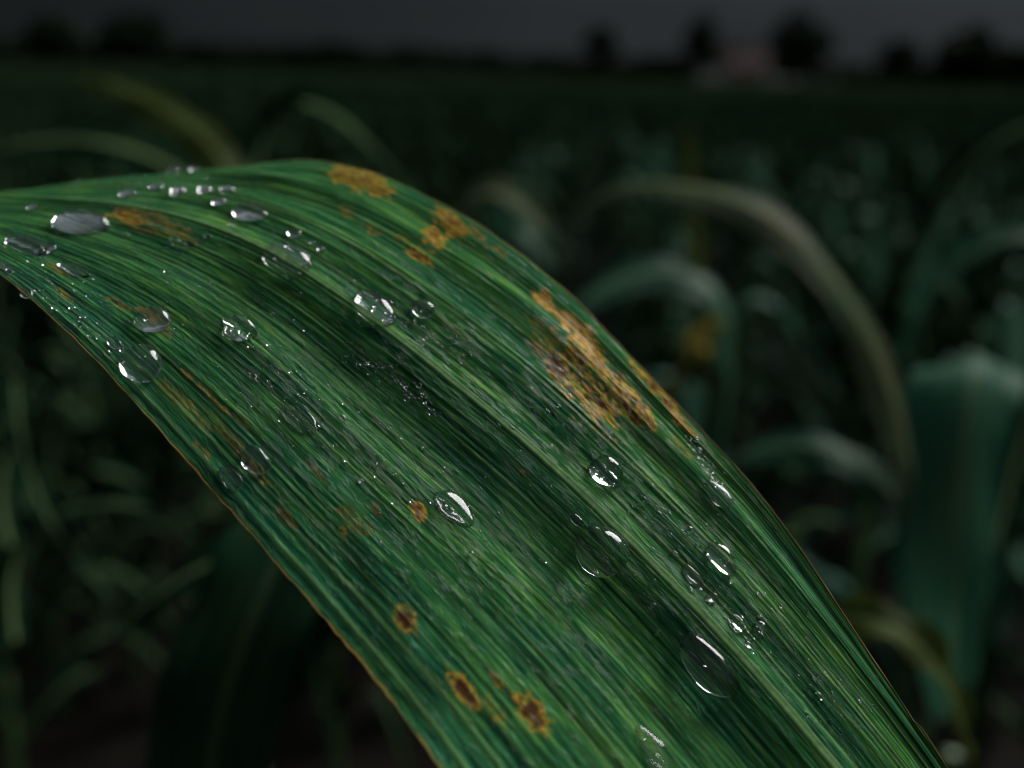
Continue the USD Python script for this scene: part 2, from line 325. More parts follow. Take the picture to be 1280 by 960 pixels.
# rust marks: (x, y, half length along the veins, half width across, kind), located on the leaf in metres
MARKS = [(450, 222, 36, 15, 'patch'), (428, 216, 14, 9, 'patch'), (475, 232, 12, 9, 'patch'),
         (562, 276, 26, 15, 'patch'), (545, 298, 20, 12, 'patch'), (528, 320, 18, 10, 'patch'), (600, 296, 16, 8, 'stain'), (626, 314, 14, 6, 'stain'),
         (683, 377, 20, 11, 'pale'), (708, 402, 24, 9, 'pale'), (730, 425, 30, 17, 'pale'), (745, 448, 20, 13, 'patch'), (722, 445, 17, 12, 'patch'),
         (672, 408, 26, 6, 'yellow'), (700, 465, 28, 14, 'fleck'), (725, 485, 28, 17, 'fleck'), (752, 500, 30, 17, 'fleck'), (785, 512, 30, 14, 'fleck'), (735, 490, 62, 26, 'fleck'), (700, 440, 40, 22, 'yellow'), (738, 452, 34, 20, 'fleck'), (770, 478, 30, 14, 'fleck'), (800, 505, 26, 13, 'fleck'), (690, 455, 20, 9, 'fleck'), (735, 470, 34, 15, 'yellow'), (770, 490, 28, 13, 'yellow'), (808, 522, 15, 8, 'patch'),
         (798, 462, 18, 7, 'fleck'), (815, 482, 22, 9, 'patch'), (832, 502, 20, 8, 'patch'), (846, 517, 16, 6, 'pale'), (858, 533, 16, 5, 'pale'), (842, 525, 6, 5, 'patch'),
         (665, 430, 12, 7, 'stain'),
         (510, 775, 21, 14, 'ring'), (576, 858, 30, 15, 'ring'), (592, 876, 20, 10, 'ring'), (622, 888, 22, 8, 'stain'), (662, 888, 32, 18, 'ring'),
         (527, 641, 16, 9, 'patch'), (440, 652, 22, 10, 'brown'), (460, 660, 14, 9, 'stain'), (432, 668, 12, 8, 'stain'), (470, 640, 14, 8, 'brown'),
         (175, 266, 34, 9, 'stain'), (205, 284, 40, 10, 'stain'), (160, 272, 24, 7, 'patch'), (228, 292, 24, 8, 'stain'), (180, 286, 22, 6, 'brown'),
         (185, 392, 20, 7, 'stain'), (200, 405, 20, 8, 'stain'), (215, 490, 26, 9, 'brown'), (246, 520, 34, 9, 'stain'), (268, 500, 24, 5, 'stain'), (285, 545, 34, 10, 'brown'), (235, 468, 18, 4, 'stain'), (300, 525, 16, 4, 'brown'),
         (70, 335, 20, 5, 'stain'), (85, 370, 20, 5, 'stain'), (150, 380, 16, 5, 'stain'), (320, 590, 24, 7, 'stain'), (255, 565, 16, 5, 'stain'), (355, 640, 22, 8, 'brown'),
         (505, 300, 12, 7, 'stain'), (465, 287, 14, 6, 'stain'), (435, 265, 12, 6, 'stain'), (655, 590, 16, 4, 'stain'), (850, 560, 20, 4, 'stain'), (760, 545, 18, 5, 'stain'), (395, 590, 20, 5, 'brown'), (620, 850, 20, 6, 'stain')]
ochre = np.zeros((NU, NV)); brown = np.zeros((NU, NV)); bleach = np.zeros((NU, NV))
nz = meshkit.fbm(np.stack([SS * 700, WW * 1300, 0 * SS], -1), 4, 41) - .5
nz2 = meshkit.fbm(np.stack([SS * 1100, WW * 2400, 0 * SS], -1), 3, 57)
nz3 = meshkit.fbm(np.stack([SS * 350, WW * 800, 0 * SS + 3], -1), 3, 63)
for x, y, la, wa, kind in MARKS:
    i, j = on_leaf(x, y); ju, jw = jac(i, j)
    r = np.sqrt(((SS - S[i]) * ju / la) ** 2 + ((WW - W[j]) * jw / wa) ** 2) + nz * (1.7 if kind != 'ring' else .85)
    m = 1 - sstep(.72, 1.08, r)
    if kind == 'ring':
        ochre = np.maximum(ochre, m * .72 * (.35 + .65 * sstep(.36, .48, nz2))); brown = np.maximum(brown, (1 - sstep(.30, .78, r)) * .95)
    elif kind == 'patch':
        ochre = np.maximum(ochre, m * .9 * (.35 + .65 * sstep(.38, .48, nz2))); brown = np.maximum(brown, (1 - sstep(.35, .8, r)) * sstep(.44, .56, nz2) * .9)
    elif kind == 'pale':
        ochre = np.maximum(ochre, m * .92); bleach = np.maximum(bleach, (1 - sstep(.35, .8, r)) * sstep(.50, .60, nz2) * .7); brown = np.maximum(brown, m * sstep(.56, .64, nz3) * .8)
    elif kind == 'fleck':
        ochre = np.maximum(ochre, m * sstep(.40, .5, nz2) * .9); brown = np.maximum(brown, m * sstep(.52, .6, nz3) * .9); bleach = np.maximum(bleach, m * sstep(.62, .7, nz2) * .5)
    elif kind == 'yellow':
        ochre = np.maximum(ochre, m * .45 * sstep(.38, .55, nz2))
    elif kind == 'stain':
        ochre = np.maximum(ochre, m * .40 * sstep(.36, .6, nz2)); brown = np.maximum(brown, m * .18)
    else:
        brown = np.maximum(brown, m * .5 * sstep(.36, .56, nz2)); ochre = np.maximum(ochre, m * .12)
edge = np.minimum(np.abs(WW - W[0]), np.abs(WW - W[-1]))
er = meshkit.fbm(np.stack([SS * 260, 0 * WW, 0 * SS], -1), 3, 71)
ochre = np.maximum(ochre, (1 - sstep(.0001, .0006, edge)) * sstep(.3, .6, er) * .45)
# colour of the blade itself: bluish towards the near margin, yellower mottling along some veins
tint = np.ones((NU, NV, 3))
blue = sstep(-.45, -.95, VV) * .8
tint *= 1 + blue[..., None] * (np.array([.75, 1.0, 1.35]) - 1)
mott = sstep(.50, .68, meshkit.fbm(np.stack([SS * 120, WW * 1100, 0 * SS], -1), 4, 83))
tint *= 1 + mott[..., None] * (np.array([2.0, 1.45, 1.05]) - 1)
dk = sstep(.52, .66, meshkit.fbm(np.stack([SS * 40, WW * 500, 0 * SS + 9], -1), 4, 93))
tint *= 1 - .45 * dk[..., None]

REG = [((0, 320), (150, 440), 60, 260), ((150, 225), (290, 245), 26, 90), ((440, 440), (545, 510), 14, 150), ((680, 470), (960, 800), 45, 240),
       ((200, 330), (520, 600), 70, 260), ((860, 540), (905, 615), 7, 90), ((300, 400), (900, 760), 110, 330), ((120, 260), (400, 330), 40, 90), ((420, 360), (600, 440), 22, 110), ((900, 740), (1090, 900), 40, 110)]
wet = np.zeros((NU, NV))
for (x0, y0), (x1, y1), spread, cnt in REG:
    for t in np.linspace(0, 1, 14):
        i, j = on_leaf(x0 + (x1 - x0) * t, y0 + (y1 - y0) * t); ju, jw = jac(i, j)
        wet = np.maximum(wet, np.exp(-(((SS - S[i]) * ju) ** 2 + ((WW - W[j]) * jw) ** 2) / (1.1 * spread + 8) ** 2))
wet = sstep(.635, .74, meshkit.fbm(np.stack([SS * 520, WW * 1900, 0 * SS], -1), 4, 99) + .19 * wet)
STALK = px(-470, 215, .268)
hero = thing('maize_plant', 'nearest maize plant, its dewy rust-spotted leaf crossing the whole foreground', 'maize plant', loc=(STALK[0], STALK[1], 0))
HO = np.array([STALK[0], STALK[1], 0.0])
q = grid_faces(NU, NV)
tmpn = np.cross(leafP[1, 0] - leafP[0, 0], leafP[0, 1] - leafP[0, 0])
if tmpn @ leafN[0, 0] < 0: q = q[:, ::-1]
q = q[:, ::-1] if np.cross(*(leafP.reshape(-1, 3)[q[len(q)//2, k]] - leafP.reshape(-1, 3)[q[len(q)//2, 0]] for k in (1, 2))) @ leafN[NU//2, NV//2] < 0 else q
uvs = np.stack([SS * 100, WW * 100], -1).reshape(-1, 2)
blade = part(hero, 'leaf', (leafP.reshape(-1, 3), q), MAT['hero_leaf'], smooth=True, uv=uvs, origin=HO)
tag(blade, 'wide wet green leaf with dew drops, pale midrib and ochre rust blotches')
for nm, arr in (('vein', vein), ('ochre', ochre), ('brown', brown), ('bleached', bleach), ('wet', wet)):
    primvar(blade, nm, np.clip(arr, 0, 1).ravel())
primvar(blade, 'leaf_tint', tint.reshape(-1, 3), 'color')
# midrib: a low pale rib of its own on the leaf
js = np.searchsorted(V, 0.0)
offs = np.linspace(-1, 1, 9)
half = np.interp(S, [0, LEN * .3, LEN * .7, LEN], [.0007, .0006, .0009, .0011])
tw = np.cross(leafN[:, js], np.gradient(leafP[:, js], axis=0)); tw /= np.linalg.norm(tw, axis=1, keepdims=True)
wob = .00012 * (meshkit.fbm(np.stack([S * 300, 0 * S, 0 * S], -1), 3, 5) - .5)
rib = leafP[:, js][:, None] + tw[:, None] * (offs[None, :, None] * half[:, None, None] + wob[:, None, None])
prof = np.array([-.00012, .00004, .00009, .00007, .00004, .00006, .00009, .00004, -.00012])
rib = rib + N0[:, js][:, None] * prof[None, :, None]
qr = grid_faces(NU, 9)
fn = np.cross(rib[0, 1] - rib[0, 0], rib[1, 0] - rib[0, 0]) @ N0[0, js]
part(blade, 'midrib', (rib.reshape(-1, 3), qr if fn > 0 else qr[:, ::-1]), MAT['midrib_pale'], smooth=True, origin=HO)
for jj in (0, NV - 1):
    e = leafP[::3, jj]
    part(blade, 'leaf_margin', tube(e, .00012 * (1 + .5 * (meshkit.noise(np.stack([S[::3] * 500, 0 * S[::3] + jj, 0 * S[::3]], -1), 2) - .5)), 6), MAT['leaf_margin'], smooth=True, origin=HO)
zs = np.linspace(0, 1.25, 30)
sp = np.stack([STALK[0] + .01 * np.sin(zs * 3) , STALK[1] + .012 * np.cos(zs * 2.4), zs], -1)
part(hero, 'stalk', tube(sp, .011 * (1 - .35 * zs) * (1 + .12 * (np.abs((zs * 6) % 1 - .5) < .1)), 12), MAT['maize_stalk'], smooth=True, origin=HO)

# ------------------------------------------------------------------ drops on the leaf
def drop_mesh(i, j, ra, rb, hgt, tail=0.0, ang=0.0, lump=0.1, seed=0, n=44, rings=16, power=2.3, gap=.00003, film=-.12):
    """a drop of water sitting on the leaf at grid point (i, j): half length ra along the veins, rb across, height hgt in metres"""
    t = leafP[min(i + 2, NU - 1), j] - leafP[max(i - 2, 0), j]; t /= np.linalg.norm(t)
    i0, i1, j0, j1 = max(i - 6, 0), min(i + 7, NU), max(j - 6, 0), min(j + 7, NV)
    di, dj = max(int(ra / (S[1] - S[0]) * .9), 2), max(int(rb / abs(W[1] - W[0]) * .9), 2)
    nrm = leafN[max(i - di, 0):i + di + 1, max(j - dj, 0):j + dj + 1].reshape(-1, 3).mean(0); nrm /= np.linalg.norm(nrm)
    t -= nrm * (t @ nrm); t /= np.linalg.norm(t); w = np.cross(nrm, t)
    if w @ (leafP[i, min(j + 2, NV - 1)] - leafP[i, max(j - 2, 0)]) < 0: w = -w
    th = np.linspace(0, 2 * np.pi, n, endpoint=False)
    rr = np.sin(np.linspace(0, np.pi / 2, rings + 1))[1:]
    rim = 1 + lump * (np.sin(2 * th + seed) * .5 + np.sin(3 * th + 2.1 * seed) * .35 + np.sin(5 * th + 1.3 * seed) * .15)
    ex, ey = np.cos(th) * rim, np.sin(th) * rim
    ex = np.where(ex < 0, ex * (1 + tail), ex); ey = ey * (1 - .35 * tail * np.clip(-np.cos(th), 0, 1))
    ca, sa = math.cos(ang), math.sin(ang)
    X = ra * ex[None] * rr[:, None]; Y = rb * ey[None] * rr[:, None]
    X, Y = X * ca - Y * sa, X * sa + Y * ca
    Z = hgt * np.maximum(1 - rr ** power, 0) ** .55
    # follow the curved, veined leaf below
    i_lo, i_hi = max(i - 60, 0), min(i + 60, NU); j_lo, j_hi = max(j - 60, 0), min(j + 60, NV)
    L = leafP[i_lo:i_hi, j_lo:j_hi].reshape(-1, 3) - leafP[i, j]
    kt = cKDTree(np.stack([L @ t, L @ w], -1)); Lz = L @ nrm
    def GI(x_, y_, smooth_k=5):
        dd, ii = kt.query(np.stack([x_.ravel(), y_.ravel()], -1), k=smooth_k)
        ww_ = 1 / (dd + 4e-5); return ((Lz[ii] * ww_).sum(1) / ww_.sum(1)).reshape(x_.shape)
    G = GI(X, Y)
    Zs = Z[:, None] + np.where(rr[:, None] > .98, G, 0) * 1.0 + np.where(rr[:, None] <= .98, G.mean() * (1 - rr[:, None]) + G * rr[:, None], 0)
    gf = (lambda y_: np.where(y_ < film * rb, .00003, gap)); gv = gf(Y); Zs[-1] = G[-1] + gv[-1] + .00006; X[-1] *= .955; Y[-1] *= .955
    top = np.stack([X, Y, Zs], -1).reshape(-1, 3)
    apex = np.array([[0, 0, hgt + G.mean()]]); bot = np.stack([X[-1] * .93, Y[-1] * .93, G[-1] + gv[-1]], -1); inr = [(np.stack([X[-1] * q_, Y[-1] * q_, GI(X[-1] * q_, Y[-1] * q_, 60) + gf(Y[-1] * q_)], -1)) for q_ in (.75, .55, .35, .15)]; bot = np.vstack([bot] + inr); bc = np.array([[0, 0, GI(np.zeros(1), np.zeros(1))[0] + gap]])
    v = np.vstack([apex, top, bot, bc]); f = []
    for k in range(n):
        k2 = (k + 1) % n; f.append([0, 1 + k, 1 + k2])
        for r in range(rings - 1):
            p0, p1 = 1 + r * n, 1 + (r + 1) * n
            f += [[p0 + k, p1 + k, p1 + k2], [p0 + k, p1 + k2, p0 + k2]]
        for r in range(rings - 1, rings + 4):
            p0, p1 = 1 + r * n, 1 + (r + 1) * n
            f += [[p0 + k, p1 + k, p1 + k2], [p0 + k, p1 + k2, p0 + k2]]
        f.append([p1 + k, len(v) - 1, p1 + k2])
    v = leafP[i, j] + v[:, :1] * t + v[:, 1:2] * w + v[:, 2:] * nrm
    tm = trimesh.Trimesh(v, np.array(f), process=False)
    if tm.volume < 0: tm.invert()
    return tm

# x, y, half length and half width in pixels, height factor, tail, label
DROPS = [
 (103, 283, 29, 17, .62, 0, 'large bright round drop at the far left of the leaf, near the crest'),
 (33, 308, 23, 11, .45, 0, 'flat bright drop by the left frame edge, left of a small drop'),
 (62, 311, 8, 6, .6, 0, 'small drop touching the right end of the flat drop by the left frame edge'),
 (93, 337, 20, 6, .35, 0, 'thin white streak-shaped drop below the large round drop at far left'),
 (311, 265, 20, 12, .55, 0, 'bright blurred drop alone on the crest, left of the brown blotch'),
 (367, 292, 9, 6, .6, 0, 'small bead just above the pointed drop on the midrib'),
 (404, 311, 6, 4, .6, 0, 'tiny bead up and right of the pointed midrib drop'),
 (390, 303, 3.5, 3, .6, 0, 'tiniest bead between the two beads above the midrib drop'),
 (362, 325, 27, 18, .6, .15, 'upper pointed clear drop sitting on the pale midrib'),
 (471, 388, 29, 18, .6, .1, 'long pointed bright drop on the midrib, beside a smaller round drop'),
 (530, 387, 16, 13, .6, 0, 'round drop right of the long pointed midrib drop'),
 (191, 402, 17, 16, .6, 0, 'bright drop in reddish stained patch above the big left drop'),
 (143, 428, 9, 6, .6, 0, 'small bead up and left of the big round drop near the left margin'),
 (177, 457, 22, 21, .68, 0, 'big round drop with a white half near the left leaf margin'),
 (303, 413, 19, 14, .6, 0, 'triangular clear drop in the middle of the left blade half'),
 (375, 524, 23, 14, .28, 0, 'flat nearly invisible drop with one white glint, left of the dark fold'),
 (318, 573, 17, 17, .68, 0, 'round drop with two white bands close to the left margin'),
 (289, 598, 16, 12, .45, 0, 'flattened drop at the margin just below the two-banded round drop'),
 (755, 587, 23, 19, .62, 0, 'green lens-like drop right of the midrib showing vein lines'),
 (750, 688, 33, 30, .74, 0, 'largest dark green dome-shaped drop left of the midrib'),
 (900, 697, 24, 14, .6, 0, 'oval green drop nearest the right leaf margin with bright rim'),
 (866, 721, 16, 10, .5, .2, 'small pointed drop with white tip, left of the oval green drop'),
 (888, 747, 8, 8, .6, 0, 'tiny round drop below the small pointed drop with white tip'),
 (886, 835, 42, 25, .62, .2, 'long egg-shaped pale green drop low on the leaf'),
 (924, 783, 14, 10, .5, 0, 'faint dark drop with a small glint, right above the egg-shaped drop'),
 (950, 786, 11, 9, .4, 0, 'faint flat drop right of the dark drop with a small glint'),
 (897, 618, 20, 9, .4, .2, 'white elongated drop on the right margin above the oval green drop'),
 (570, 635, 25, 17, .2, 0, 'blurred flat drop beside the orange speck in the dark fold'),
 (820, 940, 30, 16, .3, .2, 'blurred dark drop at the bottom edge of the picture'),
 (170, 227, 11, 7, .6, 0, 'leftmost blurred bead on the crest of the leaf'),
 (160, 243, 10, 6, .5, 0, 'dull bead below the leftmost bead on the crest'),
 (216, 214, 9, 7, .6, 0, 'topmost bright blurred bead on the crest'),
 (222, 240, 9, 7, .6, 0, 'bright bead below the topmost bead on the crest'),
 (196, 236, 9, 5, .5, 0, 'faint bead between two bright beads on the crest'),
 (243, 214, 8, 6, .5, 0, 'dim greenish bead right of the topmost crest bead'),
 (257, 240, 8, 7, .6, 0, 'blurred bead left of the white bead on the crest'),
 (272, 251, 8, 6, .6, 0, 'white bead left of the bright blurred drop on the crest'),
 (284, 238, 8, 7, .5, 0, 'greenish bead above the white bead on the crest'),
 (41, 260, 6, 4, .6, 0, 'tiny bead on the far left crest above the large round drop'),
 (32, 366, 7, 5, .5, 0, 'small white bead on the left margin below the frame-edge drops'),
 (4, 333, 10, 4, .4, 0, 'sliver of a drop cut by the left frame edge'),
 (287, 402, 5, 4, .5, 0, 'tiny bead at the upper corner of the triangular clear drop'),
 (880, 734, 5, 4, .5, 0, 'speck-sized bead between pointed drop and tiny round drop'),
 (935, 805, 6, 4, .5, 0, 'speck-sized bead below the faint dark drop'),
]
SPREAD = {(755, 587), (750, 688), (900, 697), (886, 835), (924, 783), (950, 786), (375, 524), (570, 635), (820, 940), (303, 413)}      # these wet the leaf below
for k, (x, y, la, wa, hf, tail, label) in enumerate(DROPS):
    i, j = on_leaf(x, y); ju, jw = jac(i, j)
    d = PR[i, j, 2]
    ra = la * d / FPX; rb = wa * d / FPX
    # undo the foreshortening of the leaf, within reason
    fa, fb = FPX / d / ju, FPX / d / jw
    ra *= min(max(fa, 1), 1.5); rb *= min(max(fb, 1), 1.6)
    m = drop_mesh(i, j, ra, rb, hf * min(ra, rb) * (1.35 if (x, y) in SPREAD and hf > .45 else 1.15), tail, 0.0, .10 if la > 12 else .06, seed=k * 1.7, gap=-.0002 if (x, y) in SPREAD else .00003, film={750: -.15, 886: -.1, 820: 0, 755: .2, 900: .2}.get(x, -.12))
    o = leafP[i, j]
    pr = part(None, 'water_drop', m, MAT['water'], smooth=True, origin=o)
    UsdGeom.Xformable(pr).AddTranslateOp().Set(Gf.Vec3d(*map(float, o)))
    tag(pr, label, 'water drop', 'water drops on the maize leaf')

# fine dew: uncounted specks of water between the drops
ico = trimesh.creation.icosphere(subdivisions=1)
dv, df, off = [], [], 0
for (x0, y0), (x1, y1), spread, cnt in REG:
    for _ in range(int(cnt * .75)):
        t = RNG.random(); x = x0 + (x1 - x0) * t + RNG.normal() * spread * .5; y = y0 + (y1 - y0) * t + RNG.normal() * spread * .5
        i, j = on_leaf(x, y)
        if not (3 < i < NU - 4 and 3 < j < NV - 4): continue
        if math.hypot(PR[i, j, 0] - x, PR[i, j, 1] - y) > 6: continue
        r = .00012 * math.exp(abs(RNG.normal()) * .5)
        t_ = leafP[i + 2, j] - leafP[i - 2, j]; t_ /= np.linalg.norm(t_); n_ = leafN[i, j]; w_ = np.cross(n_, t_)
        v = ico.vertices * r * np.array([RNG.uniform(1, 2.2), RNG.uniform(.8, 1.1), .6])
        p = leafP[i, j] + n_ * r * .5 + (RNG.random() - .5) * .0002 * t_ + (RNG.random() - .5) * .0002 * w_
        dv.append(p + v[:, :1] * t_ + v[:, 1:2] * w_ + v[:, 2:] * n_); df.append(ico.faces + off); off += len(v)
dew = part(None, 'fine_dew', (np.vstack(dv), np.vstack(df)), MAT['water'], smooth=True)
tag(dew, 'fine sparkling dew specks scattered between the drops on the leaf', 'dew', kind='stuff')

# ------------------------------------------------------------------ maize plants
def blade_mesh(pts, width, wdir, fold=.25, n=26, m=7, wave=.0, seed=0, tip=True, twist=0.0):
    """a leaf along the points pts, width in metres, wdir the direction across it"""
    pts = np.asarray(pts, float); L = np.r_[0, np.cumsum(np.linalg.norm(np.diff(pts, axis=0), axis=1))]
    cs = CubicSpline(L / L[-1], pts); t = np.linspace(0, 1, n); P = cs(t); T = cs(t, 1); T /= np.linalg.norm(T, axis=1, keepdims=True)
    wd = np.asarray(wdir, float)[None] if np.ndim(wdir) == 1 else CubicSpline(np.linspace(0, 1, len(wdir)), wdir)(t)
    Wv = wd - T * (T * wd).sum(1, keepdims=True); Wv /= np.linalg.norm(Wv, axis=1, keepdims=True)
    Nn = np.cross(T, Wv); 
    if twist:
        a_ = twist * t; Wv, Nn = Wv * np.cos(a_)[:, None] + Nn * np.sin(a_)[:, None], Nn * np.cos(a_)[:, None] - Wv * np.sin(a_)[:, None]
    if np.ndim(width) == 0:
        width = width * (.55 + .45 * sstep(0, .25, t)) * (np.clip(1 - t, 0.0004, 1) ** .55 if tip else 1)
    else: width = np.interp(t, np.linspace(0, 1, len(width)), width)
    u = np.linspace(-1, 1, m)
    x = u[None] * width[:, None] / 2
    rng = np.random.default_rng(seed); ph = rng.uniform(0, 6)
    z = np.abs(u)[None] * width[:, None] / 2 * fold + wave * np.abs(u)[None] ** 2 * np.sin(t * 26 + ph + np.sign(u)[None].T * 1.3).T.mean(0)[:, None] if False else np.abs(u)[None] * width[:, None] / 2 * fold + wave * (u[None] ** 2) * np.sin(t[:, None] * 24 + ph + u[None] * 1.5)
    v = P[:, None] + Wv[:, None] * x[..., None] + Nn[:, None] * z[..., None]
    uv = np.stack(np.broadcast_arrays(t[:, None], u[None]), -1).reshape(-1, 2)
    return (v.reshape(-1, 3), grid_faces(n, m)), uv

def make_plant(root, seed, height=.72, nleaf=9, mats=('green_leaf',)):
    rng = np.random.default_rng(seed)
    z = np.linspace(0, height * .8, 9); lean = rng.normal(0, .02, 2)
    sp = np.stack([lean[0] * z, lean[1] * z, z], -1)
    part(root, 'stalk', tube(sp, .012 * (1 - .5 * z / z[-1]), 7), MAT['maize_stalk'], smooth=True)
    az0 = rng.uniform(0, 2 * np.pi)
    for k in range(nleaf):
        f = k / (nleaf - 1); az = az0 + k * np.pi + rng.normal(0, .35)
        d = np.array([math.cos(az), math.sin(az), 0]); z0 = height * (.10 + .55 * f)
        Ln = height * rng.uniform(.62, .95) * (1 - .35 * abs(f - .45) * 1.4)
        rise = Ln * (.22 + .38 * f) * rng.uniform(.8, 1.15); out = Ln * rng.uniform(.5, .66) * (1.05 - .45 * f)
        b = np.array([lean[0] * z0, lean[1] * z0, z0])
        droop = Ln * rng.uniform(.25, .6) * (1.1 - .75 * f)
        pts = [b, b + d * out * .25 + [0, 0, rise * .62], b + d * out * .6 + [0, 0, rise], b + d * out * .9 + [0, 0, rise - droop * .35], b + d * out * 1.1 + [0, 0, rise - droop]]
        wd = np.array([-d[1], d[0], rng.normal(0, .15)])
        (v, q_), uv = blade_mesh(pts, rng.uniform(.052, .078), wd, .28, 20, 5, .006, seed * 31 + k, twist=rng.normal(0, .3))
        part(root, 'leaf', (v, q_), MAT[mats[0] if rng.random() < .8 or len(mats) < 2 else mats[1]], smooth=True, uv=uv)

protos = []
UsdGeom.Scope.Define(stage, '/World/Looks/plant_kinds')
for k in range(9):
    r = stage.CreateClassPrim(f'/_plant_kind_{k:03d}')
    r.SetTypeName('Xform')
    make_plant(r, 100 + k, .70 + .06 * (k % 3), 11 + k % 3, ('green_leaf', 'highlit_leaf' if k < 5 else 'green_leaf'))
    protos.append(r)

# plants with leaves one can follow in the picture, each with the stalk it grows from
def hero_plant(label, stalk_xy, top, leaves, stalk_r=.011):
    o = np.array([stalk_xy[0], stalk_xy[1], 0.0])
    t = thing('maize_plant', label, 'maize plant', loc=o)
    z = np.linspace(0, top, 12)
    part(t, 'stalk', tube(np.stack([0 * z, 0 * z, z], -1), stalk_r * (1 - .4 * z / top), 8), MAT['maize_stalk'], smooth=True)
    for s, (pp, width, wd, mat, fold) in enumerate(leaves):
        pts = np.array([px(*p) for p in pp])
        (v, q_), uv = blade_mesh(pts, width, wd, fold, 40, 9, .003, 900 + s)
        part(t, 'leaf', (v, q_), MAT[mat], smooth=True, uv=uv, origin=o)
    return t
def at(x, y, d): return px(x, y, d)[:2]

hero_plant('maize plant right of the leaf, its brown-mottled leaf arching highest over the dark gap', at(1172, 760, .72), .80, [
    ([(1172, 800, .72), (1150, 640, .70), (1108, 470, .68), (1040, 345, .67), (950, 262, .68), (860, 232, .70), (785, 230, .72), (728, 258, .74), (692, 318, .76)],
     [.028, .040, .042, .038, .035, .034, .034, .031, .024, .008], (.55, .75, .30), 'brown_leaf', .25),
    ([(1165, 830, .73), (1135, 640, .74), (1090, 590, .74), (1040, 562, .74), (985, 556, .75), (930, 568, .76), (880, 600, .77)],
     [.02, .03, .034, .034, .03, .024, .004], (.2, .85, .45), 'wet_green_leaf', .2),
    ([(1165, 960, .66), (1120, 900, .66), (1060, 860, .66)], [.02, .03, .01], (.5, .6, .3), 'green_leaf', .2)])
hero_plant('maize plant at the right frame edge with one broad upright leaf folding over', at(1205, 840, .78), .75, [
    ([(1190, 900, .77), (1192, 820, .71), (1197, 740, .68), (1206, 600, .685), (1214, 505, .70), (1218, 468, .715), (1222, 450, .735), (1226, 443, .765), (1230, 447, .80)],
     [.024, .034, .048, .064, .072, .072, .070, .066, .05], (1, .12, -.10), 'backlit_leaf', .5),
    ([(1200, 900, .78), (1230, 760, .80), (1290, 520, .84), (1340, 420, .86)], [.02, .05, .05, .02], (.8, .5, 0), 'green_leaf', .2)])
hero_plant('low maize plant behind the right margin, a thin brown-edged leaf curling down', at(1050, 900, .50), .62, [
    ([(1010, 800, .47), (1050, 772, .46), (1095, 778, .45), (1140, 800, .445), (1180, 850, .44), (1203, 905, .44), (1210, 960, .44)],
     [.012, .020, .022, .020, .018, .014, .004], (.35, .8, .35), 'olive_leaf', .25)])
hero_plant('maize plant whose grey-green leaf arches below the brown-mottled one, beside a yellow tip', at(905, 560, 1.05), .78, [
    ([(905, 600, 1.05), (915, 430, 1.05), (890, 362, 1.04), (840, 338, 1.03), (780, 348, 1.02), (730, 378, 1.0), (690, 430, .99)],
     [.03, .045, .05, .05, .045, .035, .004], (.25, .85, .42), 'wet_green_leaf', .2),
    ([(905, 440, 1.05), (900, 412, 1.03), (884, 418, 1.0), (860, 446, .98), (838, 478, .97), (825, 505, .965)], [.008, .016, .026, .03, .024, .004], (.5, .7, .4), 'yellow_leaf', .25),
    ([(905, 560, 1.05), (880, 400, 1.05), (868, 260, 1.06), (862, 150, 1.07)], [.012, .02, .018, .004], (1, .3, 0), 'olive_leaf', .2)])
hero_plant('maize plant just right of the leaf crest with two short leaves bending right', at(610, 420, 1.0), .78, [
    ([(560, 420, 1.0), (575, 270, 1.0), (610, 240, .99), (650, 252, .98), (680, 290, .97), (690, 330, .96)], [.025, .04, .042, .04, .03, .005], (.3, .85, .4), 'brown_leaf', .25),
    ([(580, 420, 1.0), (610, 310, .95), (640, 285, .93), (668, 300, .92), (690, 340, .91)], [.025, .035, .035, .03, .005], (.3, .85, .4), 'wet_green_leaf', .25)])
hero_plant('maize plant beyond the crest at left with one yellowish leaf sloping down to it', at(290, 300, .95), .80, [
    ([(300, 330, .90), (268, 185, .90), (215, 140, .92), (150, 108, .94), (100, 100, .97)], [.03, .036, .034, .026, .005], (.5, .7, .4), 'olive_leaf', .25),
    ([(290, 300, .95), (330, 180, .97), (380, 130, 1.0), (440, 160, 1.02), (500, 225, 1.04)], [.03, .04, .04, .035, .006], (.3, .85, .4), 'green_leaf', .25),
    ([(280, 320, .95), (200, 200, .95), (110, 175, .93), (20, 180, .92), (-60, 215, .9)], [.03, .04, .045, .04, .006], (.2, .85, .4), 'green_leaf', .25)])
hero_plant('maize plant in the dark below the left margin, with one broad hanging blade', at(430, 620, .48), .80, [
    ([(430, 590, .46), (400, 600, .44), (355, 680, .42), (318, 770, .405), (285, 860, .40), (262, 960, .40), (245, 1060, .40)],
     [.02, .036, .040, .044, .046, .044, .035], (.95, -.1, -.25), 'shaded_leaf', .3),
    ([(430, 700, .50), (300, 690, .50), (200, 740, .50), (110, 830, .50)], [.02, .03, .025, .004], (.3, .6, .4), 'green_leaf', .2)])
hero_plant('dim maize plant in the dark at the left frame edge with thin curved leaves', at(60, 620, .70), .70, [
    ([(30, 640, .70), (20, 480, .69), (40, 600, .66), (90, 690, .65), (150, 760, .65)], [.01, .012, .014, .012, .004], (.6, .6, .2), 'green_leaf', .2),
    ([(20, 700, .72), (40, 520, .72), (120, 465, .71), (200, 440, .70)], [.02, .03, .03, .006], (.2, .85, .4), 'green_leaf', .2),
    ([(20, 800, .70), (60, 650, .70), (120, 630, .69), (200, 638, .68)], [.02, .03, .03, .006], (.2, .85, .4), 'green_leaf', .2)])
